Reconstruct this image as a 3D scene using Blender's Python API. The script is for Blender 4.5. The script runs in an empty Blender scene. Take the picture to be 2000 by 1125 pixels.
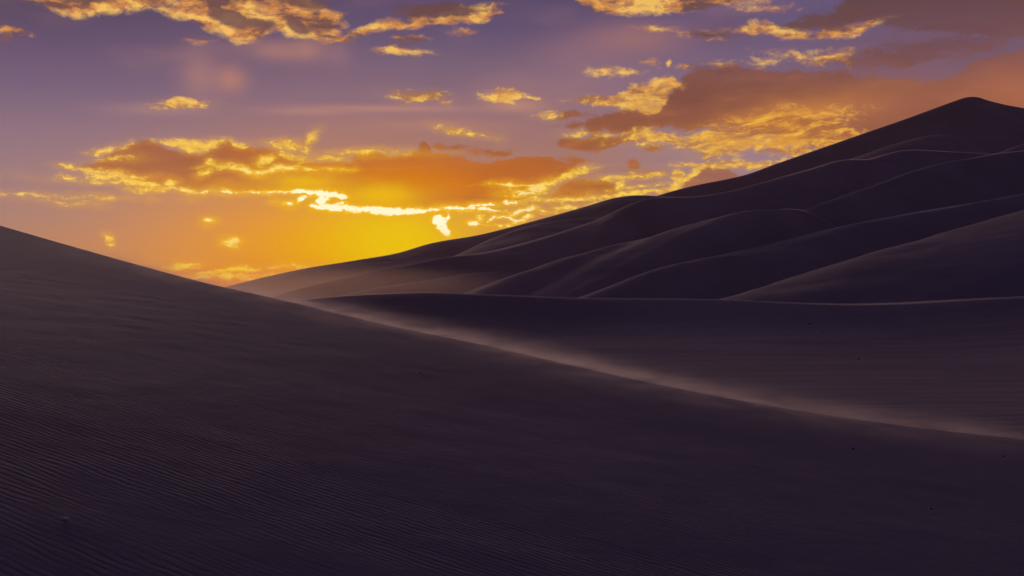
import bpy, bmesh, math, random
import numpy as np

# ------------------------------------------------------------------ camera, sun, world
F = 2747.0                       # focal length in photo pixels (photo is 2000 px wide)
sc = bpy.context.scene
C = sc.collection
cam_d = bpy.data.cameras.new('camera'); cam_d.sensor_width = 36.0; cam_d.lens = F/2000*36
cam_d.clip_start = 0.1; cam_d.clip_end = 20000
cam = bpy.data.objects.new('camera', cam_d); C.objects.link(cam)
cam.location = (0, 0, 0); cam.rotation_euler = (math.radians(90), 0, 0)
sc.camera = cam
sc.view_settings.view_transform = 'Standard'; sc.view_settings.look = 'None'
sc.view_settings.exposure = 0; sc.view_settings.gamma = 1
sc.cycles.max_bounces = 4; sc.cycles.diffuse_bounces = 2; sc.cycles.volume_bounces = 1
sc.cycles.volume_step_rate = 1.0; sc.cycles.volume_max_steps = 128

SUN_AZ = math.radians(-20.0)      # from +Y toward +X
SUN_EL = math.radians(7.4)
sl = bpy.data.lights.new('sun', 'SUN'); sl.energy = 0.88; sl.angle = math.radians(12); sl.color = (1.0, 0.66, 0.56)
sun = bpy.data.objects.new('sun', sl); C.objects.link(sun)
from mathutils import Vector
sd_ = Vector((math.sin(SUN_AZ)*math.cos(SUN_EL), math.cos(SUN_AZ)*math.cos(SUN_EL), math.sin(SUN_EL)))
sun.rotation_euler = sd_.to_track_quat('Z', 'Y').to_euler()

def lin(c):
    o = []
    for v in c[:3]:
        v = v/255.0
        o.append(v/12.92 if v <= 0.04045 else ((v+0.055)/1.055)**2.4)
    return tuple(o)

# ---- a tiny expression layer over shader nodes
class E:
    def __init__(s, nt, sock): s.nt = nt; s.s = sock
def _in(nt, n, i, v):
    if isinstance(v, E): nt.links.new(v.s, n.inputs[i])
    else: n.inputs[i].default_value = v
def M(nt, op, *a, clamp=False):
    n = nt.nodes.new('ShaderNodeMath'); n.operation = op; n.use_clamp = clamp
    for i, v in enumerate(a): _in(nt, n, i, v)
    return E(nt, n.outputs[0])
def _op(op, rev=False):
    def f(a, b): return M(a.nt, op, b, a) if rev else M(a.nt, op, a, b)
    return f
E.__add__ = _op('ADD'); E.__radd__ = _op('ADD'); E.__sub__ = _op('SUBTRACT'); E.__rsub__ = _op('SUBTRACT', True)
E.__mul__ = _op('MULTIPLY'); E.__rmul__ = _op('MULTIPLY'); E.__truediv__ = _op('DIVIDE')
def mx(a, b): return M(a.nt, 'MAXIMUM', a, b)
def mn(a, b): return M(a.nt, 'MINIMUM', a, b)
def VEC(nt, x, y, z=0.0):
    n = nt.nodes.new('ShaderNodeCombineXYZ')
    for i, v in enumerate((x, y, z)): _in(nt, n, i, v)
    return E(nt, n.outputs[0])
def SMOOTH(x, a, b, lo=0.0, hi=1.0, linear=False):
    nt = x.nt; n = nt.nodes.new('ShaderNodeMapRange'); n.interpolation_type = 'LINEAR' if linear else 'SMOOTHSTEP'
    _in(nt, n, 0, x)
    for i, v in zip((1, 2, 3, 4), (a, b, lo, hi)): _in(nt, n, i, v)
    return E(nt, n.outputs[0])
def NOISE(vec, scale, detail=4, rough=0.55, color=False, lac=2.0, dims='2D', dist=0.0):
    nt = vec.nt; n = nt.nodes.new('ShaderNodeTexNoise'); n.noise_dimensions = dims
    nt.links.new(vec.s, n.inputs['Vector'])
    n.inputs['Scale'].default_value = scale; n.inputs['Detail'].default_value = detail
    n.inputs['Roughness'].default_value = rough; n.inputs['Lacunarity'].default_value = lac
    n.inputs['Distortion'].default_value = dist
    return E(nt, n.outputs['Color' if color else 0])
def MIXC(nt, f, a, b):
    n = nt.nodes.new('ShaderNodeMix'); n.data_type = 'RGBA'
    _in(nt, n, 0, f)
    for i, v in ((6, a), (7, b)):
        if isinstance(v, E): nt.links.new(v.s, n.inputs[i])
        else: n.inputs[i].default_value = (*v[:3], 1.0)
    return E(nt, n.outputs[2])
def ADDC(nt, a, b):
    n = nt.nodes.new('ShaderNodeVectorMath'); n.operation = 'ADD'
    nt.links.new(a.s, n.inputs[0]); nt.links.new(b.s, n.inputs[1]); return E(nt, n.outputs[0])
def SCALEC(nt, a, f):
    n = nt.nodes.new('ShaderNodeVectorMath'); n.operation = 'SCALE'
    nt.links.new(a.s, n.inputs[0]); _in(nt, n, 3, f); return E(nt, n.outputs[0])
def RAMP(x, stops):
    nt = x.nt; n = nt.nodes.new('ShaderNodeValToRGB'); nt.links.new(x.s, n.inputs[0])
    cr = n.color_ramp
    while len(cr.elements) > 1: cr.elements.remove(cr.elements[0])
    cr.elements[0].position = stops[0][0]; cr.elements[0].color = (*lin(stops[0][1]), 1)
    for p, c in stops[1:]:
        e = cr.elements.new(p); e.color = (*lin(c), 1)
    return E(nt, n.outputs[0])
def ELL2(vec, cx, cy, rx, ry, rot=0.0):
    """squared normalised radius of a rotated ellipse; vec is (u, v, 1)"""
    c, n = math.cos(math.radians(rot)), math.sin(math.radians(rot))
    p = DOT(vec, (c/rx, n/rx, -(cx*c+cy*n)/rx)); q = DOT(vec, (-n/ry, c/ry, -(-cx*n+cy*c)/ry))
    return M(vec.nt, 'MULTIPLY_ADD', p, p, q*q)
def LEN(v):
    nt = v.nt; n = nt.nodes.new('ShaderNodeVectorMath'); n.operation = 'LENGTH'; nt.links.new(v.s, n.inputs[0]); return E(nt, n.outputs[1])
def DOT(a, b):
    nt = a.nt; n = nt.nodes.new('ShaderNodeVectorMath'); n.operation = 'DOT_PRODUCT'; nt.links.new(a.s, n.inputs[0])
    if isinstance(b, E): nt.links.new(b.s, n.inputs[1])
    else: n.inputs[1].default_value = b
    return E(nt, n.outputs[1])
def GAUSS(vec, cx, cy, rx, ry, rot=0.0, amt=1.0):
    return M(vec.nt, 'POWER', 2.0, ELL2(vec, cx, cy, rx, ry, rot)*-1.4427)*amt
def CURVE(x, pts, lo, hi, auto=True):
    """piecewise curve y(x); pts in photo pixels, x already 0..1; y is mapped back from lo..hi"""
    nt = x.nt; n = nt.nodes.new('ShaderNodeFloatCurve'); nt.links.new(x.s, n.inputs[1])
    cm = n.mapping; c = cm.curves[0]; cm.use_clip = False
    P = [(a, (b-lo)/(hi-lo)) for a, b in pts]
    c.points[0].location = P[0]; c.points[1].location = P[-1]
    for p in P[1:-1]: c.points.new(*p)
    for p in c.points: p.handle_type = 'AUTO' if auto else 'VECTOR'
    cm.update()
    return SMOOTH(E(nt, n.outputs[0]), 0.0, 1.0, lo, hi, linear=True) if False else E(nt, n.outputs[0])*(hi-lo)+lo

# sky coordinates: azimuth / elevation, expressed in units of 1/F rad with (1000, 562.5) on the horizon due +Y
def cv(px, py):
    x = (px-1000)/F; z = (562.5-py)/F
    return 1000+F*math.atan(x), 562.5-F*math.atan(z/math.sqrt(1+x*x))

w = bpy.data.worlds.new('World'); sc.world = w; w.use_nodes = True
nt = w.node_tree; nt.nodes.clear()
tc = nt.nodes.new('ShaderNodeTexCoord'); sep = nt.nodes.new('ShaderNodeSeparateXYZ'); nt.links.new(tc.outputs['Generated'], sep.inputs[0])
dx, dy, dz = (E(nt, sep.outputs[i]) for i in range(3))
U = M(nt, 'ARCTAN2', dx, dy)*F + 1000.0
V = M(nt, 'ARCSINE', dz)*(-F) + 562.5
UV = VEC(nt, U, V, 1.0)

# --- clear sky: columns of vertical colour, blended across, plus the glow round the sun
tV = SMOOTH(V, -1000.0, 600.0, linear=True)
def vr(stops): return RAMP(tV, [((v+1000)/1600, c) for v, c in stops])
colL = vr([(-1000, (40, 38, 58)), (-300, (62, 58, 84)), (0, (64, 60, 88)), (60, (75, 68, 98)), (120, (89, 77, 112)), (190, (108, 93, 122)), (270, (139, 113, 128)), (350, (158, 123, 126)), (440, (176, 130, 114)), (520, (200, 132, 90))])
colM = vr([(-1000, (40, 38, 58)), (-300, (66, 60, 88)), (0, (92, 76, 106)), (60, (96, 81, 113)), (120, (118, 96, 118)), (200, (144, 110, 122)), (260, (166, 119, 115)), (320, (180, 126, 108)), (420, (190, 128, 98)), (560, (200, 130, 80))])
colR = vr([(-1000, (40, 38, 58)), (-300, (66, 60, 88)), (0, (94, 82, 120)), (80, (114, 97, 128)), (150, (125, 104, 132)), (300, (166, 132, 140)), (420, (176, 128, 118)), (560, (170, 110, 90))])
sky = MIXC(nt, SMOOTH(U, 60.0, 780.0), colL, colM)
sky = MIXC(nt, SMOOTH(U, 1050.0, 1500.0), sky, colR)
_m = nt.nodes.new('ShaderNodeVectorMath'); _m.operation = 'MULTIPLY'; nt.links.new(sky.s, _m.inputs[0]); _m.inputs[1].default_value = (0.84, 0.91, 1.0); sky = E(nt, _m.outputs[0])
big = NOISE(VEC(nt, U/420.0, V/150.0), 1.0, 3, 0.5)
veil = SMOOTH(big, 0.5, 0.75)*SMOOTH(V, 330.0, 150.0)*0.25
sky = MIXC(nt, veil, sky, lin((176, 124, 118)))
def glow(col, cx, cy, rx, ry, c, amt=1.0, rot=0.0):
    a, b = cv(cx, cy)
    return MIXC(nt, GAUSS(UV, a, b, rx, ry, rot, amt), col, lin(c))
sky = glow(sky, 600, 475, 350, 140, (226, 146, 68), 0.85)
for g in [(390, 150, 34, 42, (176, 126, 118), .55), (450, 155, 30, 26, (188, 128, 108), .65), (540, 100, 50, 18, (176, 124, 112), .6), (600, 97, 36, 22, (180, 126, 112), .6), (660, 105, 26, 26, (160, 116, 120), .4),
          (1240, 75, 110, 34, (172, 118, 108), .6), (1130, 110, 100, 40, (156, 112, 124), .4), (760, 212, 160, 7, (192, 138, 122), .55), (600, 218, 90, 7, (186, 136, 126), .5), (1010, 207, 55, 12, (200, 142, 116), .6),
          (300, 215, 90, 12, (176, 134, 130), .35), (1420, 60, 80, 34, (112, 82, 104), .6), (1180, 160, 200, 40, (158, 120, 130), .35), (860, 245, 140, 12, (196, 136, 108), .35)]:
    sky = glow(sky, g[0], g[1], g[2], g[3], g[4], g[5], g[6] if len(g) > 6 else 0)
sky = glow(sky, 690, 485, 285, 92, (232, 152, 0), .99)
sky = glow(sky, 775, 470, 165, 80, (236, 194, 0), .99)
sky = glow(sky, 1850, 80, 260, 80, (116, 84, 100), .75)
sky = glow(sky, 1700, 190, 300, 60, (140, 92, 88), .7)
sky = glow(sky, 450, 550, 200, 30, (224, 118, 4), .95)
sky = glow(sky, 1130, 440, 130, 26, (200, 136, 84), .4)

# --- domain warp and cloud texture
wn = NOISE(VEC(nt, U/95.0, V/60.0), 1.0, 6, 0.62, color=True)
ws = nt.nodes.new('ShaderNodeSeparateXYZ'); nt.links.new(wn.s, ws.inputs[0])
w1 = E(nt, ws.outputs[0])-0.5; w2 = E(nt, ws.outputs[1])-0.5
calm = 1.0 - GAUSS(UV, 680, 410, 330, 60)*0.6
Uw = U + w1*44.0*calm; Vw = V + w2*26.0*calm
UVw = VEC(nt, Uw, Vw, 1.0)
T = NOISE(VEC(nt, Uw/46.0, Vw/17.0), 1.0, 6, 0.62)-0.5          # streaky
T3 = NOISE(VEC(nt, Uw/17.0, Vw/9.0), 1.0, 3, 0.6)-0.5            # fine curdled
T4 = NOISE(VEC(nt, Uw/6.5, Vw/5.0), 1.0, 2, 0.6)-0.5
ST = NOISE(VEC(nt, Uw/90.0, V/11.0+U/85.0+w2*3.0), 1.0, 5, 0.6)-0.5   # slanting streaks
Un = SMOOTH(Uw, 0.0, 2000.0, linear=True)

def area_now(top, bot, k=1.0):
    t = [cv(a, b) for a, b in top]; o = [cv(a, b) for a, b in bot]
    u0, u1 = t[0][0]/2000, t[-1][0]/2000
    def ext(q): return ([(-0.05, q[0][1])] if q[0][0] > 0 else []) + [(a/2000, b) for a, b in q] + ([(1.05, q[-1][1])] if q[-1][0] < 2000 else [])
    tc_ = CURVE(Un, ext(t), -100, 560); bc_ = CURVE(Un, ext(o), -100, 560)
    d = mn(Vw-tc_, bc_-Vw)
    d = mn(d, mn((Un-u0)*2000.0, (u1-Un)*2000.0)*0.35 + 1.0)
    return d*k if k != 1 else d
def stroke_now(pts, k=1.0, calmv=False):
    """pts: (px, py, half width)"""
    q = [(*cv(a, b), h) for a, b, h in pts]
    u = [a/2000 for a, b, h in q]
    c_ = CURVE(Un, [(-0.05, q[0][1])] + [(a, x[1]) for a, x in zip(u, q)] + [(1.05, q[-1][1])], -100, 560)
    # half width goes negative past both ends
    h_ = CURVE(Un, [(-0.05, -60), (u[0]-0.012, -9)] + [(a, x[2]) for a, x in zip(u, q)] + [(u[-1]+0.012, -9), (1.05, -60)], -60, 40, auto=False)
    d = h_ - M(nt, 'ABSOLUTE', Vw-c_)
    return d*k if k != 1 else d
def ell_now(cx, cy, rx, ry, rot=0.0, k=1.0):
    a, b = cv(cx, cy)
    return M(nt, 'MULTIPLY_ADD', M(nt, 'SQRT', ELL2(UVw, a, b, rx, ry, rot)), -ry*k, ry*k)
def _lazy(f): return lambda *a, **k: (lambda: f(*a, **k))
area, stroke, ell = _lazy(area_now), _lazy(stroke_now), _lazy(ell_now)
def union(L):
    # each shape is built and merged at once, which keeps few values alive in the shader
    r = L[0]()
    for x in L[1:]: r = mx(r, x())
    return r

BODY = union([
    area([(150, 321), (175, 318), (205, 305), (235, 291), (260, 281), (290, 275), (312, 279), (335, 292), (380, 300), (405, 294), (430, 278), (445, 274), (470, 284), (500, 290), (525, 290), (550, 301), (575, 311), (600, 311), (640, 318), (670, 315), (700, 304), (720, 299), (738, 299), (765, 305), (800, 298), (816, 290), (821, 276), (828, 272), (836, 277), (843, 297), (870, 302), (900, 306), (950, 312), (1000, 308), (1040, 302), (1065, 305), (1100, 318), (1125, 325), (1140, 332)],
         [(150, 325), (200, 335), (240, 345), (260, 354), (300, 361), (340, 363), (380, 368), (430, 373), (500, 374), (560, 374), (640, 380), (690, 396), (720, 406), (760, 411), (850, 409), (950, 403), (1000, 398), (1040, 384), (1080, 360), (1110, 350), (1140, 335)]),
    ell(885, 289, 45, 5), ell(960, 297, 34, 6, k=.7), ell(1120, 314, 20, 7, k=.7),
    area([(1072, 380), (1110, 356), (1140, 348), (1180, 348), (1200, 355), (1212, 370)], [(1072, 388), (1110, 386), (1150, 382), (1190, 379), (1202, 378), (1212, 377)]),
    area([(1080, 280), (1100, 269), (1150, 270), (1160, 260), (1200, 266), (1240, 262)], [(1080, 284), (1100, 292), (1140, 295), (1180, 291), (1210, 284), (1240, 276)]),
    area([(1150, 236), (1170, 229), (1200, 219), (1230, 210), (1260, 212), (1285, 205), (1310, 178), (1330, 160), (1350, 140), (1400, 130), (1450, 128), (1500, 135), (1550, 140), (1620, 134), (1680, 146), (1750, 152), (1850, 150), (1900, 122), (2040, 90)],
         [(1150, 240), (1180, 250), (1200, 262), (1230, 268), (1260, 256), (1300, 250), (1350, 254), (1400, 250), (1450, 246), (1500, 262), (1560, 285), (1620, 300), (1700, 300), (1800, 260), (1850, 240), (1900, 230), (2040, 230)], k=.75),
    area([(1490, 50), (1560, 36), (1620, 20), (1660, -2), (1720, -20), (1800, -60), (2040, -60)], [(1490, 54), (1560, 58), (1640, 55), (1700, 44), (1750, 58), (1800, 62), (1900, 68), (2040, 84)], k=.6),
    area([(1610, 112), (1700, 98), (1760, 84), (1850, 74), (1900, 70), (1960, 70)], [(1610, 122), (1700, 136), (1760, 134), (1850, 112), (1900, 108), (1960, 96)], k=.35),
    ell(1233, 324, 14, 11), ell(1250, 335, 34, 4, k=.7), ell(1275, 288, 14, 5), ell(1115, 226, 38, 7), ell(1124, 246, 22, 5, k=.7), ell(1165, 248, 22, 14, k=.7),
    area([(1325, 356), (1345, 340), (1365, 326), (1385, 316), (1405, 320), (1425, 336), (1440, 348)], [(1325, 400), (1345, 400), (1365, 400), (1385, 400), (1405, 400), (1425, 380), (1440, 356)]),
    ell(165, -4, 70, 13), ell(448, 34, 52, 19, 14), ell(505, 45, 44, 13), ell(592, 5, 62, 14, 5), ell(582, 52, 36, 17, 20), ell(638, 68, 38, 8, 12), ell(862, 22, 90, 15, -2),
    ell(12, 76, 14, 8, k=.3), ell(1555, 292, 70, 7, k=.8), ell(1660, 254, 60, 10, 0, k=.5), ell(1550, 262, 44, 10),
])
LIT = union([
    stroke([(106, 323, 1), (130, 325, 4), (165, 331, 4), (205, 337, 4), (250, 343, 3)]),
    stroke([(168, 299, 1), (190, 298, 3), (215, 294, 4), (238, 290, 3), (262, 281, 2)]),
    ell(228, 346, 38, 6), ell(225, 310, 18, 3), ell(215, 357, 34, 1.6, 4), ell(262, 356, 44, 5, 8),
    area([(318, 276), (340, 274), (380, 275), (420, 274), (445, 271), (468, 281)], [(318, 280), (340, 288), (375, 300), (410, 292), (440, 277), (468, 286)]),
    stroke([(385, 325, 1), (405, 318, 5), (430, 327, 7), (450, 326, 5), (480, 333, 5), (510, 337, 4), (545, 329, 5), (580, 328, 3), (650, 331, 2), (690, 330, 1)]),
    ell(520, 317, 20, 9, -30), ell(404, 334, 14, 6, -25),
    stroke([(243, 369, 1), (265, 369, 3), (290, 371, 4), (325, 369, 4), (345, 370, 3), (380, 375, 2.5), (430, 376, 2.5), (480, 375, 2.5), (540, 373, 3), (570, 375, 3.5), (605, 378, 6), (640, 381, 7), (676, 384, 7)]),
    ell(333, 358, 12, 7), ell(565, 395, 12, 3, 0), ell(590, 390, 14, 4, -28), ell(628, 393, 9, 13, 25), ell(636, 388, 14, 5, -10),
    stroke([(612, 402, 6), (640, 403, 8), (680, 407, 7), (720, 410, 7), (750, 412, 9), (790, 412, 7), (830, 411, 5), (870, 408, 4), (905, 405, 5), (950, 408, 4), (995, 412, 1.5)]),
    ell(664, 399, 14, 4, -20),
    stroke([(880, 406, 3), (930, 401, 3.5), (980, 398, 2.5), (1030, 394, 2), (1042, 388, 4), (1075, 391, 3), (1120, 389, 3), (1180, 384, 3), (1230, 379, 4), (1275, 376, 3)]),
    stroke([(955, 361, 1), (1000, 363, 2.5), (1050, 362, 3), (1085, 356, 4), (1110, 344, 6), (1135, 331, 6), (1157, 327, 2)]),
    ell(1030, 379, 30, 7, 0, k=.8), ell(1050, 368, 22, 10, -30, k=.8), ell(1185, 350, 16, 3), ell(1215, 362, 8, 8, k=.6),
    ell(857, 430, 16, 13, 30), ell(869, 449, 18, 10, 38), ell(874, 424, 5, 9, 20),
    ell(924, 436, 12, 7), ell(938, 427, 8, 6), stroke([(952, 438, 2), (975, 439, 3), (1000, 440, 2)]), stroke([(950, 436, 3), (958, 428, 4), (972, 420, 4), (990, 422, 5), (1010, 428, 3)]),
    ell(1012, 413, 18, 5, -12), ell(1035, 409, 14, 5), ell(1060, 414, 16, 4), ell(1110, 407, 22, 6), ell(1015, 428, 26, 5, -20), ell(1160, 398, 26, 3, -14),
    ell(558, 283, 30, 9), ell(606, 276, 16, 5, -48), ell(640, 308, 17, 4), ell(738, 298, 36, 3), ell(578, 307, 22, 4, 10),
    ell(893, 253, 26, 6, 12), ell(930, 261, 18, 3, 8), ell(822, 187, 55, 10, 3), ell(868, 203, 9, 5), ell(984, 187, 36, 13), ell(1038, 188, 12, 5),
    ell(352, 204, 48, 10, -3), ell(410, 432, 9, 5), ell(213, 467, 8, 10, -30), ell(455, 474, 15, 9), ell(205, 386, 9, 2.2), ell(105, 393, 7, 1.0), ell(140, 397, 7, 1.0), ell(8, 382, 44, 1.4),
    ell(120, 345, 10, 2), ell(135, 346, 8, 3), ell(352, 517, 24, 6), stroke([(388, 536, 2), (420, 532, 4), (455, 528, 5), (490, 526, 4), (512, 529, 2)]), stroke([(522, 527, 1), (540, 522, 2), (560, 519, 1.8), (592, 521, 1.5)]), ell(450, 541, 60, 4),
    area([(55, -40), (100, -60), (200, -60), (300, -60), (345, -20)], [(55, 0), (100, 16), (130, 27), (150, 31), (180, 25), (240, 21), (300, 14), (345, 4)], k=.8),
    area([(285, 14), (330, 10), (370, -10), (420, -40), (560, -40), (610, 0), (650, 16), (668, 24)], [(285, 17), (330, 32), (370, 42), (410, 55), (440, 66), (460, 82), (500, 76), (545, 62), (565, 72), (610, 75), (650, 82), (668, 78)], k=.8),
    stroke([(662, 76, 4), (700, 63, 7), (735, 52, 8), (780, 46, 7), (830, 42, 8), (900, 36, 9), (950, 31, 10), (980, 26, 2)]),
    stroke([(860, 30, 1), (900, 22, 3), (950, 14, 3), (975, 13, 1)], k=.5),
    ell(786, 101, 44, 9), ell(781, 75, 12, 5), ell(810, 74, 16, 5), ell(795, 86, 8, 4), ell(20, 60, 32, 8, 10), ell(395, 80, 8, 2, k=.7), ell(905, 64, 12, 3, k=.8),
    area([(1110, -60), (1150, -60), (1300, -60), (1400, -60), (1490, -60)], [(1110, -4), (1140, 14), (1180, 24), (1230, 28), (1280, 26), (1320, 19), (1360, 20), (1400, 12), (1490, 4)], k=.8),
    ell(1387, 67, 46, 7), ell(1285, 57, 26, 4), ell(1500, 15, 24, 4, k=.6),
    stroke([(1445, 59, 2), (1470, 54, 9), (1500, 50, 12), (1530, 62, 9), (1580, 67, 6), (1630, 64, 8), (1680, 57, 11), (1710, 42, 9), (1740, 34, 3)], k=.9),
    ell(1178, 140, 30, 9), ell(1212, 141, 26, 4), ell(1268, 123, 11, 4, 20), ell(1304, 127, 6, 6), ell(1347, 134, 14, 4), ell(1405, 127, 16, 4, 8, k=.7), ell(1483, 120, 18, 5, k=.6), ell(1560, 112, 26, 5, 10, k=.5), ell(1620, 110, 28, 5, k=.4),
    area([(1116, 193), (1150, 188), (1190, 186), (1215, 178), (1230, 168), (1270, 158), (1315, 154), (1332, 164)], [(1116, 195), (1150, 202), (1190, 208), (1220, 212), (1250, 218), (1272, 226), (1300, 196), (1332, 172)]),
    area([(1225, 262), (1260, 252), (1300, 262), (1350, 262), (1400, 240), (1450, 226), (1500, 218), (1560, 210), (1600, 222), (1640, 240), (1700, 262), (1740, 262)], [(1225, 274), (1260, 278), (1300, 282), (1350, 293), (1390, 308), (1405, 309), (1450, 297), (1520, 292), (1600, 291), (1640, 290), (1700, 285), (1740, 280)], k=.5),
    stroke([(1312, 322, 1), (1350, 321, 4), (1380, 323, 4), (1430, 322, 7), (1480, 322, 7), (1530, 318, 6), (1570, 310, 4)], k=.8), stroke([(1500, 297, 2), (1560, 296, 4), (1620, 289, 5), (1680, 280, 4)], k=.6),
    ell(1322, 346, 13, 14), stroke([(1296, 376, 6), (1315, 366, 9), (1335, 356, 9), (1352, 338, 8), (1368, 326, 7), (1390, 320, 3)]),
    ell(1127, 260, 20, 5), ell(1072, 224, 18, 5), stroke([(1202, 349, 2), (1225, 344, 4), (1260, 343, 4), (1290, 340, 5), (1305, 342, 2)]), ell(1620, 226, 46, 12, -6, k=.35), ell(1185, 266, 14, 3, k=.7),
    ell(1250, 367, 40, 3, -6),
])
body_a = SMOOTH(BODY + T*16.0 + T3*9.0, -3.5, 5.0)
near = GAUSS(UV, 720, 405, 330, 75)
near2 = GAUSS(UV, 720, 400, 520, 130)
lit_d = LIT + T*11.0 + (T3*12.0 + T4*3.5)*(1.0-SMOOTH(V, 200.0, 60.0)*0.45)
hi0 = SMOOTH(V, 260.0, 80.0)
lit_a = SMOOTH(lit_d, near*1.5-hi0*2.0-4.0, 4.5-near*1.5+hi0*2.5)*(0.96-0.22*(1.0-near2)*SMOOTH(T3+T, 0.1, -0.25))
core = SMOOTH(lit_d, 1.2, 4.2)

tVb = SMOOTH(V, -100.0, 560.0, linear=True)
body = RAMP(tVb, [((v+100)/660, c) for v, c in [(-100, (70, 52, 66)), (0, (94, 66, 68)), (60, (104, 74, 78)), (120, (122, 84, 84)), (190, (136, 84, 68)), (260, (146, 86, 62)), (320, (166, 98, 64)), (400, (196, 118, 60))]])
bn = NOISE(VEC(nt, Uw/120.0, Vw/34.0), 1.0, 4, 0.55)-0.5
body = MIXC(nt, SMOOTH(bn, 0.0, 0.25)*SMOOTH(V, 110.0, 220.0)*0.5, body, lin((184, 110, 74)))
body = MIXC(nt, SMOOTH(bn, 0.02, -0.22)*0.35, body, lin((108, 66, 58)))
def bglow(cx, cy, rx, ry, c, amt=1.0, rot=0.0):
    global body
    a, b = cv(cx, cy)
    body = MIXC(nt, GAUSS(UVw, a, b, rx, ry, rot, amt), body, lin(c))
bglow(2010, 170, 150, 80, (182, 110, 78), .8)
bglow(1330, 185, 90, 40, (122, 74, 64), .6)
bglow(1640, 225, 230, 60, (164, 102, 80), .7, -14)
bglow(1510, 240, 170, 34, (204, 130, 60), .8, -12)
bglow(1390, 350, 90, 40, (150, 98, 90), .95)
bglow(1160, 355, 60, 24, (150, 90, 60), .8)
bglow(1880, 80, 200, 60, (104, 74, 88), .7)
bglow(820, 352, 280, 56, (212, 118, 6), .95)
bglow(1000, 330, 120, 26, (184, 98, 40), .8)
bglow(500, 300, 90, 22, (186, 102, 46), .7)
bglow(300, 310, 110, 26, (160, 94, 64), .7)
bglow(745, 384, 85, 26, (238, 186, 0), .95)
bglow(590, 358, 75, 20, (236, 182, 4), .95)
bglow(470, 362, 80, 12, (214, 142, 40), .7)

tex = T*0.65+T3*0.15+bn*1.25
hi = SMOOTH(V, 300.0, 90.0)
pR = GAUSS(UV, 1500, 255, 300, 75)
gold = MIXC(nt, SMOOTH(tex+T3*0.3, -0.20, 0.08), lin((190, 116, 70)), lin((238, 182, 86)))
gold = MIXC(nt, SMOOTH(T3+T*0.6, 0.02, 0.20)*0.8, gold, lin((252, 218, 112)))
top = MIXC(nt, SMOOTH(tex, -0.22, 0.02), lin((108, 74, 68)), lin((206, 136, 74)))
top = MIXC(nt, SMOOTH(tex+T3*0.15, -0.02, 0.22), top, lin((246, 192, 96)))
streaky = MIXC(nt, SMOOTH(ST+T*0.5+bn*0.5, -0.16, 0.04), lin((168, 102, 66)), lin((214, 140, 60)))
streaky = MIXC(nt, SMOOTH(ST+T3*0.2+T*0.3, 0.0, 0.24), streaky, lin((240, 182, 70)))
lit = MIXC(nt, hi, gold, top)
lit = MIXC(nt, pR, lit, streaky)
lit = MIXC(nt, near2, lit, lin((252, 204, 34)))
lit = MIXC(nt, GAUSS(UV, 440, 532, 130, 28), lit, lin((246, 196, 28)))
lit = MIXC(nt, core*SMOOTH(near, 0.12, 0.75), lit, (1.2, 1.19, 1.08))
lit = MIXC(nt, core*near2*0.45, lit, lin((255, 226, 92)))

col = MIXC(nt, body_a*0.97, sky, body)
# dense cores stay dark in front of the lit fringe of the high clouds
hide = SMOOTH(V, 260.0, 120.0)*SMOOTH(BODY, 0.5, 7.0)
# soft warm halo around lit edges close to the sun
halo = SMOOTH(LIT+T*14.0, -15.0, 3.0)*near2*0.8
col = MIXC(nt, halo, col, lin((238, 176, 8)))
col = MIXC(nt, lit_a*(1.0-hide*0.9), col, lit)

# --- everything out of the photograph's reach: dusk sky overhead and behind, lit by the Sky Texture
stx = nt.nodes.new('ShaderNodeTexSky'); stx.sky_type = 'NISHITA'; stx.sun_disc = False
stx.sun_elevation = SUN_EL; stx.sun_rotation = SUN_AZ; stx.dust_density = 2.0
nish = SCALEC(nt, E(nt, stx.outputs[0]), 0.05)
back = SMOOTH(dy, 0.75, 0.0)
dusk = MIXC(nt, SMOOTH(dz, 0.0, 0.8), lin((17, 15, 32)), lin((47, 38, 70)))
dusk = ADDC(nt, SCALEC(nt, nish, 0.15), dusk)
col = MIXC(nt, back, col, dusk)
bg = nt.nodes.new('ShaderNodeBackground'); nt.links.new(col.s, bg.inputs[0]); bg.inputs[1].default_value = 1.0
wo = nt.nodes.new('ShaderNodeOutputWorld'); nt.links.new(bg.outputs[0], wo.inputs[0])
w.cycles.sampling_method = 'MANUAL'; w.cycles.sample_map_resolution = 512

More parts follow.
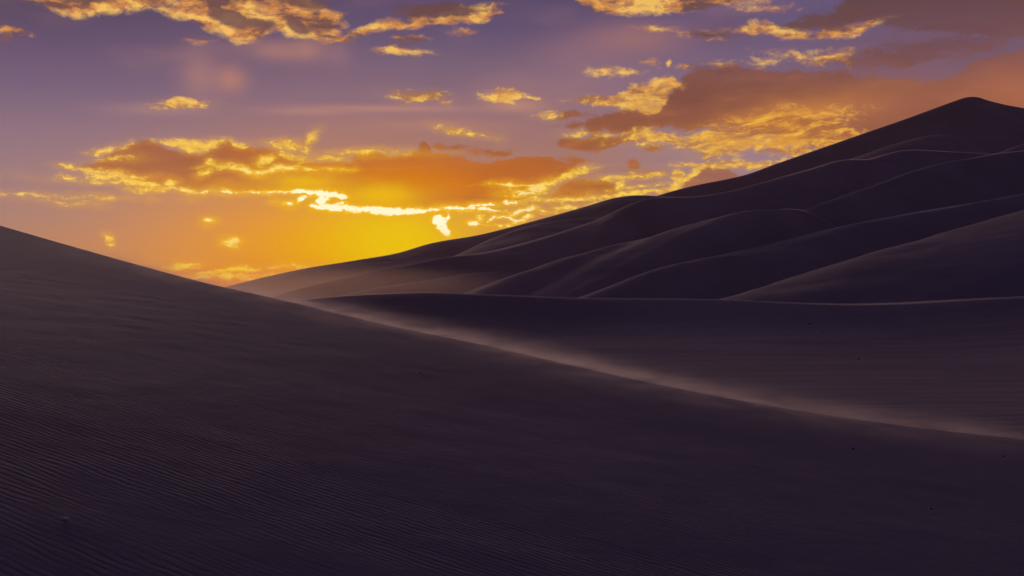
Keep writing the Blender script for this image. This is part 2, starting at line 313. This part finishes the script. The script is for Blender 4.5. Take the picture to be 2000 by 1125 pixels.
# ------------------------------------------------------------------ materials
def sand_mat(name, tint=1.0, ripple=None, streak=None, grain=True, rip_len=0.095):
    m = bpy.data.materials.new(name); m.use_nodes = True; t = m.node_tree; t.nodes.clear()
    tcx = t.nodes.new('ShaderNodeTexCoord'); P = E(t, tcx.outputs['Object'])
    s = t.nodes.new('ShaderNodeSeparateXYZ'); t.links.new(P.s, s.inputs[0])
    X, Y, Z = (E(t, s.outputs[i]) for i in range(3))
    big = NOISE(P, 0.05, 4, 0.5, dims='3D'); mid = NOISE(P, 1.3, 4, 0.6, dims='3D')
    c = MIXC(t, SMOOTH(big, 0.35, 0.65), tuple(v*tint for v in (0.305, 0.24, 0.265)), tuple(v*tint for v in (0.375, 0.295, 0.325)))
    c = MIXC(t, SMOOTH(mid, 0.4, 0.75)*0.25, c, tuple(v*tint for v in (0.24, 0.18, 0.19)))
    h = None
    if ripple:
        q = VEC(t, X*0.90-Y*0.436, X*0.436+Y*0.90, 0.0)
        sq = t.nodes.new('ShaderNodeSeparateXYZ'); t.links.new(q.s, sq.inputs[0])
        a, b = E(t, sq.outputs[0]), E(t, sq.outputs[1])
        n1 = NOISE(VEC(t, a*0.35, b*0.8), 1.0, 2, 0.5)
        n2 = NOISE(VEC(t, a*1.6, b*3.0), 1.0, 3, 0.6)
        ph = b*(2*math.pi/rip_len) + n1*12.0 + n2*9.5
        sn = M(t, 'SINE', ph)
        sn = sn + M(t, 'SINE', ph*2.0+0.9)*0.28
        amp = SMOOTH(NOISE(VEC(t, a*0.25, b*0.5), 1.0, 4, 0.65), 0.32, 0.66, 0.12, 1.0)
        amp = amp*SMOOTH(NOISE(VEC(t, a*2.2, b*6.0), 1.0, 3, 0.6), 0.3, 0.6, 0.1, 1.0)
        h = sn*amp*ripple
    if streak:
        # long low wind streaks
        n1 = NOISE(VEC(t, X*0.10+Y*0.02, Y*0.55-X*0.09), 1.0, 6, 0.6)
        n2 = NOISE(VEC(t, X*0.5, Y*2.6-X*0.5), 1.0, 4, 0.6)
        hh = (n1*1.0+n2*0.15)*streak
        h = hh if h is None else h+hh
    g = NOISE(P, 30.0, 3, 0.7, dims='3D')*0.004 + NOISE(P, 3.0, 3, 0.6, dims='3D')*0.012
    h = g if h is None else h+g
    bp = t.nodes.new('ShaderNodeBump'); bp.inputs['Strength'].default_value = 1.0; bp.inputs['Distance'].default_value = 1.0
    t.links.new(h.s, bp.inputs['Height'])
    bs = t.nodes.new('ShaderNodeBsdfPrincipled'); t.links.new(c.s, bs.inputs['Base Color'])
    bs.inputs['Roughness'].default_value = 0.95; bs.inputs['Specular IOR Level'].default_value = 0.15
    t.links.new(bp.outputs[0], bs.inputs['Normal'])
    o = t.nodes.new('ShaderNodeOutputMaterial'); t.links.new(bs.outputs[0], o.inputs[0])
    return m
m_fore = sand_mat('rippled_sand', 0.92, ripple=0.0058)
m_basin = sand_mat('wind_streaked_sand', 1.0, streak=0.10)
m_dune = sand_mat('dune_sand', 1.0, streak=0.06)

# ------------------------------------------------------------------ terrain helpers
def cubic(xs, ys, x):
    """monotone-ish smooth interpolation (Catmull-Rom on uneven knots), linear beyond the ends"""
    xs = np.asarray(xs, float); ys = np.asarray(ys, float); x = np.asarray(x, float)
    m = np.gradient(ys, xs)
    d = np.diff(ys)/np.diff(xs)
    for i in range(len(d)):                       # limit overshoot
        for j in (i, i+1):
            if abs(m[j]) > 3*abs(d[i]): m[j] = 3*d[i] if d[i]*m[j] > 0 else m[j]*0.3
    i = np.clip(np.searchsorted(xs, x)-1, 0, len(xs)-2)
    h = xs[i+1]-xs[i]; t = (x-xs[i])/h; tc_ = np.clip(t, 0, 1)
    y = (2*tc_**3-3*tc_**2+1)*ys[i]+(tc_**3-2*tc_**2+tc_)*h*m[i]+(-2*tc_**3+3*tc_**2)*ys[i+1]+(tc_**3-tc_**2)*h*m[i+1]
    y = y+np.where(t < 0, (x-xs[0])*m[0], 0)+np.where(t > 1, (x-xs[-1])*m[-1], 0)
    return y
def vnoise(x, y, seed):
    r = np.random.RandomState(seed); g = r.rand(256, 256)
    xi = np.floor(x).astype(int); yi = np.floor(y).astype(int); fx = x-xi; fy = y-yi
    fx = fx*fx*(3-2*fx); fy = fy*fy*(3-2*fy)
    a = g[xi % 256, yi % 256]; b = g[(xi+1) % 256, yi % 256]; c = g[xi % 256, (yi+1) % 256]; d = g[(xi+1) % 256, (yi+1) % 256]
    return (a*(1-fx)+b*fx)*(1-fy)+(c*(1-fx)+d*fx)*fy-0.5
def grid_obj(name, X, Y, Z, mat, label=None):
    n, k = X.shape
    verts = np.stack([X, Y, Z], -1).reshape(-1, 3)
    idx = np.arange(n*k).reshape(n, k)
    f = np.stack([idx[:-1, :-1], idx[1:, :-1], idx[1:, 1:], idx[:-1, 1:]], -1).reshape(-1, 4)
    # face winding so normals point up
    v = verts[f[len(f)//2]]
    if np.cross(v[1]-v[0], v[2]-v[0])[2] < 0: f = f[:, ::-1]
    me = bpy.data.meshes.new(name); me.from_pydata(verts.tolist(), [], f.tolist())
    me.polygons.foreach_set('use_smooth', [True]*len(me.polygons)); me.materials.append(mat); me.update()
    o = bpy.data.objects.new(name, me); C.objects.link(o); o['kind'] = 'structure'
    if label: o['label'] = label
    return o

# ground far below and round everything, out to the horizon
g = np.linspace(0, 1, 61); GX, GY = np.meshgrid(-700+g*1500, -180+g*1100, indexing='ij')
grid_obj('ground', GX, GY, np.full_like(GX, -14.0)+0*GX, m_dune)

# ------------------------------------------------------------------ sand carried by the wind along the crests
def vol_mat(name, color, density, aniso):
    m = bpy.data.materials.new(name); m.use_nodes = True; t = m.node_tree; t.nodes.clear()
    v = t.nodes.new('ShaderNodeVolumePrincipled'); v.inputs['Color'].default_value = (*color, 1)
    v.inputs['Density'].default_value = density; v.inputs['Anisotropy'].default_value = aniso
    o = t.nodes.new('ShaderNodeOutputMaterial'); t.links.new(v.outputs[0], o.inputs['Volume'])
    return m, t, v
def tube(name, cx, cy, cz, rz, rxy, mat, seg=10):
    """closed tube with an elliptical section along the points; rz, rxy may be arrays"""
    n = len(cx); rz = np.broadcast_to(rz, n); rxy = np.broadcast_to(rxy, n)
    tx = np.gradient(cx); ty = np.gradient(cy); l = np.hypot(tx, ty); nx, ny = -ty/l, tx/l
    vs, fs = [], []
    for i in range(n):
        for j in range(seg):
            a = 2*math.pi*j/seg
            vs.append((cx[i]+nx[i]*rxy[i]*math.cos(a), cy[i]+ny[i]*rxy[i]*math.cos(a), cz[i]+rz[i]*math.sin(a)))
    for i in range(n-1):
        for j in range(seg):
            k = (j+1) % seg; fs.append((i*seg+j, i*seg+k, (i+1)*seg+k, (i+1)*seg+j))
    fs.append(tuple(range(seg-1, -1, -1))); fs.append(tuple((n-1)*seg+j for j in range(seg)))
    me = bpy.data.meshes.new(name); me.from_pydata(vs, [], fs)
    bm = bmesh.new(); bm.from_mesh(me); bmesh.ops.recalc_face_normals(bm, faces=bm.faces); bm.to_mesh(me); bm.free()
    me.materials.append(mat); o = bpy.data.objects.new(name, me); C.objects.link(o); o['kind'] = 'stuff'
    return o
def spindrift(cx, cy, cz, rz, rxy, dens):
    m, t, v = vol_mat('spindrift', (0.80, 0.72, 0.76), dens*0.30, 0.35)
    k = slice(0, None, 3)
    cx, cy, cz = cx[k], cy[k], cz[k]
    e = np.minimum(1, np.minimum(np.arange(len(cx)), np.arange(len(cx))[::-1])/6+0.05)
    e = e*(0.7+1.3*(vnoise(cx*0.06, cy*0.0+3, int(abs(cx[0])) % 50)+0.2))
    tube('blowing_sand', cx, cy, cz+0.02, rz*e, rxy*e, m)

# ------------------------------------------------------------------ foreground dune
PA, PB, PC = -0.138, 0.0282, -1.866
fcr = [(-300, 355), (0, 439), (140, 479), (280, 518), (420, 555), (560, 586), (740, 629), (1000, 684), (1250, 741), (1500, 789), (1750, 827), (2000, 855), (2300, 882)]
def fore_base(X, Y):
    sn = np.log1p(np.exp(np.clip((1.5-X)/1.5, -40, 40)))*1.5
    return PA*X+PB*Y+PC-0.12*15*np.exp(-Y/15)+0.11*sn*np.exp(-(Y/20)**2)
pts = []
for px, py in fcr:
    a = (px-1000)/F; b = (562.5-py)/F
    ys = np.linspace(5, 130, 60000); k = np.argmax(b*ys < fore_base(a*ys, ys))
    pts.append((a*ys[k], ys[k]))
cx_, cy_ = zip(*pts)
print('crest', [(round(a, 1), round(b, 1)) for a, b in pts])
def crest_y(x): return np.minimum(cubic(cx_, cy_, x), 140)
def fore_z(X, Y, detail=True):
    yc = crest_y(X); sl = (crest_y(X+0.5)-crest_y(X-0.5))
    s = (Y-yc)/np.sqrt(1+sl*sl)
    d = np.maximum(-s, 0)
    z = fore_base(np.maximum(X, -50), Y)
    r = 0.35
    lee = 0.5*(np.sqrt(np.maximum(s+0.25, 0)**2+r*r)-r)
    z = z-lee
    if detail:
        fade = np.clip((d-0.5)/5, 0, 1)
        z = z+fade*(0.04*vnoise(X*0.22+7, Y*0.16, 3)+0.02*vnoise(X*0.7, Y*0.5, 5)+0.012*vnoise(X*2.2, Y*1.8, 8))
    return z
u = np.linspace(0, 1, 420); gx = -90+np.cumsum(np.interp(np.linspace(0, 1, 700), [0, .15, .3, .75, .9, 1], [4, 1, .15, .12, .5, 3])*0.45)
gx = gx-np.interp(0.5, np.linspace(0, 1, 700), gx)+2
gx = np.unique(np.concatenate([np.linspace(-110, -30, 60), np.linspace(-30, 16, 330), np.linspace(16, 60, 30)]))
ts = np.concatenate([np.linspace(-1, 0, 260)**1, np.linspace(0, 1, 90)[1:]])
X = np.repeat(gx[:, None], len(ts), 1)
yc = crest_y(gx)
Yn = yc[:, None]+np.where(ts < 0, -(np.abs(ts)**1.5)*(yc[:, None]+14), (ts**2)*26)
grid_obj('foreground_dune', X, Yn, fore_z(X, Yn), m_fore)

# ------------------------------------------------------------------ basin and its crest
def U2W(px, py, y): return ((px-1000)/F*y, y, (562.5-py)/F*y)
bc = [(300, 600), (480, 594), (580, 587), (640, 581), (700, 577), (760, 574), (820, 572), (900, 573.5), (980, 576.5), (1060, 580), (1140, 582.5), (1300, 583.5), (1425, 586), (1525, 591), (1650, 595.5), (1750, 594), (1875, 587), (2000, 580), (2200, 566), (2500, 550)]
YB = 115.0
bx = [(p[0]-1000)/F*YB for p in bc]; bz = [(562.5-p[1])/F*YB for p in bc]
gx = np.linspace(-45, 70, 330)
ts = np.concatenate([-np.linspace(1, 0, 260)**1.6*95, (np.linspace(0, 1, 40)[1:]**1.5)*60])
X, Tt = np.meshgrid(gx, ts, indexing='ij')
zc = cubic(bx, bz, X)
d = np.maximum(-Tt, 0)
near = np.clip(d/70, 0, 1)
drop = 3.3+0.6*vnoise(X*0.03, X*0+2, 9)
Z = zc*(1-0.7*near)-drop*(1-np.exp(-np.maximum(np.sqrt(d*d+4)-2, 0)/12.0))-0.019*d
Z = Z-0.22*(np.sqrt(np.maximum(Tt, 0)**2+4)-2)*(Tt > 0)
fd = np.clip(d/14, 0, 1)
Z = Z+fd*(0.26*vnoise(X*0.05+3, (YB+Tt)*0.09-X*0.02, 21)+0.07*vnoise(X*0.10, (YB+Tt)*0.25-X*0.05, 22))
# scalloped ripples where the basin floor meets the blowing sand on the right
rp = np.clip((X-6)/10, 0, 1)*np.clip(1-np.abs(Tt+75)/22, 0, 1)
Z = Z+rp*0.035*np.sin((YB+Tt)*4.6-X*1.6+5*vnoise(X*0.2, (YB+Tt)*0.3, 31))
grid_obj('basin_dune', X, YB+Tt, Z, m_basin)

xs_ = np.linspace(bx[1], bx[-2], 90)
spindrift(xs_, np.full(90, YB), cubic(bx, bz, xs_), 0.10, 1.0, 0.6)

# sand streaming off the foreground crest: densest on the crest line, thinning away from it
xs_ = np.linspace(-14, 10.5, 80); ys_ = crest_y(xs_); zs_ = fore_base(xs_, ys_)
m, t, v = vol_mat('streaming_sand', (0.92, 0.80, 0.74), 1.0, 0.45)
tcx = t.nodes.new('ShaderNodeTexCoord'); P = E(t, tcx.outputs['Object'])
s3 = t.nodes.new('ShaderNodeSeparateXYZ'); t.links.new(P.s, s3.inputs[0]); PX, PY, PZ = (E(t, s3.outputs[i]) for i in range(3))
xn = SMOOTH(PX, -16.0, 12.0, linear=True)
pk = np.linspace(-16, 12, 24)
yk = CURVE(xn, [((a+16)/28, float(b)) for a, b in zip(pk, crest_y(pk))], 15, 60)
zk = CURVE(xn, [((a+16)/28, float(b)) for a, b in zip(pk, fore_base(pk, crest_y(pk)))], -4, 3)
slope_k = CURVE(xn, [((a+16)/28, float(1/math.sqrt(1+((crest_y(a+.5)-crest_y(a-.5))**2)))) for a in pk], 0, 2)
dn = (PY-yk)*slope_k; dzz = PZ-zk
stream = NOISE(VEC(t, PX*0.9, PY*0.7+PX*0.5, PZ*5.0), 1.0, 5, 0.7, dims='3D')
hg = PZ-(PX*PA+PY*PB+(PC+0.03)-M(t, 'POWER', 2.0, PY*(-1.4427/15))*1.8)
amt_k = CURVE(xn, [(0, 0.05), (0.10, 0.15), (0.35, 0.55), (0.5, 0.85), (0.62, 0.95), (0.78, 0.7), (0.9, 0.35), (1.0, 0.1)], 0, 2)
g1 = M(t, 'POWER', 2.0, (dn*dn/0.30 + dzz*dzz/0.006)*-1.4427)*0.42
g2 = M(t, 'POWER', 2.0, (dn*dn/3.0 + dzz*dzz/0.035)*-1.4427)*0.022*SMOOTH(PX, -4.0, 5.0, 0.25, 1.25)
g3 = M(t, 'POWER', 2.0, ((dn+0.6)*(dn+0.6)/3.5 + hg*hg/0.02)*-1.4427)*0.26
dens = (g1+g2+g3)*0.85*amt_k*SMOOTH(stream, 0.34, 0.66, 0.1, 1.8)
t.links.new(dens.s, v.inputs['Density'])
tube('streaming_sand', xs_, ys_, zs_, 0.75, 5.0, m, 12)

# ------------------------------------------------------------------ far ridges
def ridge(name, cr, y0, y1, slope=0.42, r=3.0, back=0.45, reach=None, lean=0.0, n=260, seed=1, curve=0.0, dive=None, rr=None, rough=0.5, dust=None):
    """cr: crest as seen (photo px); y0..y1 distance of the left and right ends in metres"""
    px = np.array([p[0] for p in cr], float); py = np.array([p[1] for p in cr], float)
    s = np.linspace(px[0], px[-1], n)
    yy = y0+(y1-y0)*((s-px[0])/(px[-1]-px[0]))
    q = cubic(px, py, s)
    cx = (s-1000)/F*yy; cz = (562.5-q)/F*yy
    reach = reach or 0.45*max(y0, y1)
    ts = np.concatenate([-(np.linspace(1, 0, 90)**2)*reach, (np.linspace(0, 1, 36)[1:]**2)*reach*0.6])
    T_, S_ = np.meshgrid(ts, np.arange(n)); T_ = T_.astype(float)
    CX = cx[:, None]; CY = yy[:, None]; CZ = cz[:, None]
    # across direction: toward the camera, leaned sideways
    ax, ay = lean, 1.0
    l = math.hypot(ax, ay); ax /= l; ay /= l
    R = np.interp(s, px, rr)[:, None] if rr is not None else np.full((n, 1), r)
    d = np.maximum(-T_, 0); b = np.maximum(T_, 0)
    if isinstance(slope, tuple): slope = np.interp(s, (px[0], px[-1]), slope)[:, None]
    Zz = CZ-slope*(np.sqrt(d*d+R*R)-R)/(1+curve*d/reach)-back*(np.sqrt(b*b+R*R)-R)
    if dive: Zz = Zz-0.45*(np.sqrt(np.maximum(d-dive, 0)**2+36)-6)
    X = CX+T_*ax; Y = CY+T_*ay
    X = X+0*Zz; Y = Y+0*Zz
    sc_ = 0.5*(y0+y1)/300
    f = np.clip(d/(12*sc_), 0, 1)
    Zz = Zz+f*rough*sc_*(2.2*vnoise(X*0.02/sc_, Y*0.03/sc_, seed)+0.8*vnoise(X*0.07/sc_, Y*0.1/sc_, seed+1)+0.25*vnoise(X*0.2/sc_, Y*0.3/sc_, seed+2))
    Zz = np.maximum(Zz, -13)
    o = grid_obj(name, X, Y, Zz, m_dune)
    if dust: spindrift(cx, yy, cz, *dust)
    return o

ridge('dune_ridge', [(1380, 607), (1442, 585), (1555, 549), (1680, 513), (1785, 480), (1889, 449), (2000, 417), (2150, 375), (2400, 330)], 150, 230, slope=0.26, r=38, dive=72, seed=11, dust=(0.16, 0.9, 0.55), lean=0.5)
ridge('dune_ridge', [(1360, 600), (1400, 588), (1440, 577), (1500, 563), (1560, 556), (1620, 560), (1700, 590)], 175, 205, slope=0.28, r=12, seed=12, dust=(0.08, 0.5, 0.2))
ridge('dune_ridge', [(1080, 606), (1160, 582), (1200, 568), (1283, 536), (1409, 499), (1534, 472), (1638, 446), (1764, 421), (1910, 396), (2000, 380), (2200, 350), (2400, 330)], 190, 320, slope=(0.2, 0.5), r=18, seed=13, dust=(0.16, 1.0, 0.5), lean=0.45)
ridge('dune_ridge', [(860, 604), (944, 576), (1020, 550), (1100, 522), (1180, 494), (1240, 478), (1325, 461), (1400, 437), (1451, 424), (1492, 414), (1534, 409), (1568, 412), (1601, 426), (1634, 446), (1680, 478), (1760, 540)], 215, 310, slope=0.22, r=22, seed=14, dust=(0.16, 0.9, 0.9), lean=0.5)
ridge('dune_ridge', [(1440, 470), (1500, 440), (1568, 412), (1618, 394), (1701, 365), (1785, 334), (1827, 322), (1889, 311), (1948, 301), (2000, 295), (2150, 270), (2400, 240)], 330, 430, slope=0.68, r=12, seed=15, dust=(0.18, 1.0, 0.5), lean=0.3)
ridge('dune_ridge', [(620, 590), (640, 584), (668, 577), (740, 562), (832, 549), (900, 538), (960, 532), (1020, 530), (1060, 530), (1100, 534)], 243, 322, slope=0.16, r=14, seed=16, dust=(0.12, 0.6, 0.3))
ridge('dune_ridge', [(480, 596), (568, 578), (660, 550), (740, 530), (820, 514), (880, 502), (952, 494), (1020, 478), (1100, 454), (1180, 426), (1240, 398), (1268, 389), (1300, 386.5), (1359, 385), (1409, 378), (1492, 357), (1576, 334), (1660, 313), (1693, 313), (1722, 305), (1764, 295), (1795, 294), (1827, 296), (1910, 300), (1990, 304), (2200, 315)], 260, 480, slope=(0.16, 0.62), r=14, seed=17, dust=(0.2, 1.2, 0.4), lean=0.3)
ridge('dune_ridge', [(800, 530), (880, 503), (960, 466), (1040, 439), (1100, 430), (1160, 426), (1220, 424), (1300, 440)], 380, 470, slope=0.2, r=14, seed=18)
ridge('dune_ridge', [(1900, 310), (1952, 298), (1973, 289), (2000, 281), (2100, 250), (2300, 200)], 520, 600, slope=0.35, r=8, seed=19)
ridge('sand_mountain_spur', [(1500, 372), (1600, 330), (1660, 311), (1743, 283), (1800, 268), (1840, 264), (1880, 280), (2000, 345), (2200, 420)], 600, 720, slope=0.46, r=30, seed=20)
ridge('sand_mountain', [(1180, 440), (1240, 400), (1280, 384), (1346, 365), (1420, 350), (1451, 343), (1513, 321), (1597, 292), (1680, 263), (1764, 234), (1827, 211), (1868, 196), (1880, 192), (1893, 190), (1906, 191), (1918, 195), (1952, 204), (2000, 213), (2120, 245), (2400, 330)], 640, 800, slope=0.5, r=12, seed=22, dust=(0.25, 1.0, 0.15))
ridge('far_dune', [(380, 584), (440, 562), (500, 546), (600, 524), (700, 508), (780, 494), (840, 476), (940, 458), (1020, 438), (1100, 416), (1148, 402), (1200, 387), (1240, 382), (1280, 383), (1330, 388), (1400, 410)], 480, 620, slope=(0.16, 0.3), r=16, seed=23, dust=(0.25, 1.2, 0.2))

# ------------------------------------------------------------------ pebbles and debris on the sand, and flat dark lumps for shaded hollows
def ray_hit(fn, px, py, y0, y1):
    a = (px-1000)/F; b = (562.5-py)/F
    ys = np.linspace(y0, y1, 6000); zz = fn(a*ys, ys)
    k = np.argmax(b*ys < zz)
    return a*ys[k], ys[k], float(zz[k])
def stone_mat(name, c):
    m = bpy.data.materials.new(name); m.use_nodes = True; t = m.node_tree; b = t.nodes['Principled BSDF']
    tcx = t.nodes.new('ShaderNodeTexCoord'); P = E(t, tcx.outputs['Object'])
    n = NOISE(P, 40.0, 4, 0.6, dims='3D')
    cc = MIXC(t, n, tuple(v*0.6 for v in c), tuple(v*1.3 for v in c)); t.links.new(cc.s, b.inputs['Base Color'])
    b.inputs['Roughness'].default_value = 0.75
    return m
m_pale = stone_mat('pale_stone', (0.95, 0.85, 0.7)); m_dark = stone_mat('dark_stone_and_hollow', (0.02, 0.017, 0.018))  # the dark one also colours the shaded hollows in the basin
from mathutils.bvhtree import BVHTree
_bo = bpy.data.objects['basin_dune'].data
basin_tree = BVHTree.FromPolygons([v.co.copy() for v in _bo.vertices], [tuple(p.vertices) for p in _bo.polygons])
def stone(px, py, size, mat, label, seed, cat='stone', flatk=0.5, name='stone', basin=False):
    if basin:
        hit = basin_tree.ray_cast(Vector((0, 0, 0)), Vector(((px-1000)/F, 1, (562.5-py)/F)))[0]
        x, y, z = hit
    else:
        x, y, z = ray_hit(lambda a, b: fore_z(a, b), px, py, 4, 40)
    bm = bmesh.new(); bmesh.ops.create_icosphere(bm, subdivisions=3, radius=1)
    rnd = random.Random(seed); ax = [Vector((rnd.uniform(-1, 1), rnd.uniform(-1, 1), rnd.uniform(-1, 1))).normalized() for _ in range(9)]
    for v in bm.verts:
        k = 1.0
        for a in ax:
            dd = v.co.dot(a)
            if dd > 0.62: k *= 1-0.55*(dd-0.62)
        v.co = Vector((v.co.x*size*k, v.co.y*size*0.7*k, v.co.z*size*flatk*k))
    me = bpy.data.meshes.new(name); bm.to_mesh(me); bm.free(); me.materials.append(mat)
    o = bpy.data.objects.new(name, me); C.objects.link(o); o.location = (x, y, z+size*flatk*0.7); o.rotation_euler = (0.1, 0.15, rnd.uniform(-.5, .5))
    o['label'] = label; o['category'] = cat
    return o
stone(128, 1016, 0.030, m_pale, 'small pale stone on the dark rippled sand at bottom left', 1, name='pebble', cat='pebble')
stone(1610, 820, 0.024, m_dark, 'flat dark stone just below the blowing sand crest', 2, cat='stone', name='stone', flatk=.4)
stone(1666, 877, 0.028, m_dark, 'longer dark stone on the sand below the right end of the crest', 3, cat='stone', name='stone', flatk=.35)
stone(1819, 995, 0.016, m_dark, 'tiny round black pebble at lower right on the rippled sand', 4, name='pebble', cat='pebble', flatk=.8)
stone(1959, 892, 0.024, m_dark, 'flat dark pebble nearest the right edge of the picture', 5, name='pebble', cat='pebble')
stone(822, 729, 0.020, m_dark, 'small dark stone on the middle of the foreground dune face', 6, cat='stone', name='stone', flatk=.4)
stone(1896, 858, 0.014, m_pale, 'tiny pale stone just under the right end of the crest', 7, name='pebble', cat='pebble')

for px, py, sz, lab in ((1032, 617, .16, 'shaded hollow as a low dark lump just below the level crest, leftmost on the basin sand'),
                        (1582, 633, .22, 'wider shaded hollow as a low dark lump high on the basin sand, left of the narrow one'),
                        (1607, 648, .14, 'narrow shaded hollow as a low dark lump high on the basin sand, below the wider one'),
                        (1677, 702, .16, 'shaded hollow as a low dark lump midway down the basin sand at right'),
                        (1270, 714, .12, 'faint shaded hollow as a dark lump on the basin sand just above the streaming sand')):
    stone(px, py, sz*0.65, m_dark, lab, int(px), cat='stone', name='stone', flatk=.22, basin=True)  # flat dark lumps added for the shade of small hollows, no stones here

# ------------------------------------------------------------------ the air
def haze(x0, x1, y0, y1, z0, z1, dens):
    m, t, v = vol_mat('haze', (0.95, 0.60, 0.32), dens, 0.7)
    bm = bmesh.new(); bmesh.ops.create_cube(bm, size=1.0)
    for q in bm.verts: q.co = Vector((x0+(q.co.x+.5)*(x1-x0), y0+(q.co.y+.5)*(y1-y0), z0+(q.co.z+.5)*(z1-z0)))
    me = bpy.data.meshes.new('haze'); bm.to_mesh(me); bm.free(); me.materials.append(m)
    o = bpy.data.objects.new('haze', me); C.objects.link(o); o['kind'] = 'stuff'
haze(-720, 820, -200, 940, -15.2, 150, 0.00006)

# sand dust hanging in the hollow between the near crest and the far slope, thinning outward
m, t, v = vol_mat('hanging_dust', (0.95, 0.70, 0.50), 0.0016, 0.6)
tcx = t.nodes.new('ShaderNodeTexCoord'); P = E(t, tcx.outputs['Object'])
s3 = t.nodes.new('ShaderNodeSeparateXYZ'); t.links.new(P.s, s3.inputs[0]); PX, PY, PZ = (E(t, s3.outputs[i]) for i in range(3))
ra = (PX+36)*(1/46.0); rb = (PY-250)*(1/110.0); rc = (PZ+1)*(1/6.0)
fall = SMOOTH(ra*ra+rb*rb+rc*rc, 1.0, 0.0)
t.links.new((fall*0.0030).s, v.inputs['Density'])
bm = bmesh.new(); bmesh.ops.create_icosphere(bm, subdivisions=4, radius=1)
for q in bm.verts: q.co = Vector((-36+q.co.x*46, 250+q.co.y*110, -1.0+q.co.z*6))
me = bpy.data.meshes.new('hanging_dust'); bm.to_mesh(me); bm.free(); me.materials.append(m)
o = bpy.data.objects.new('hanging_dust', me); C.objects.link(o); o['kind'] = 'stuff'
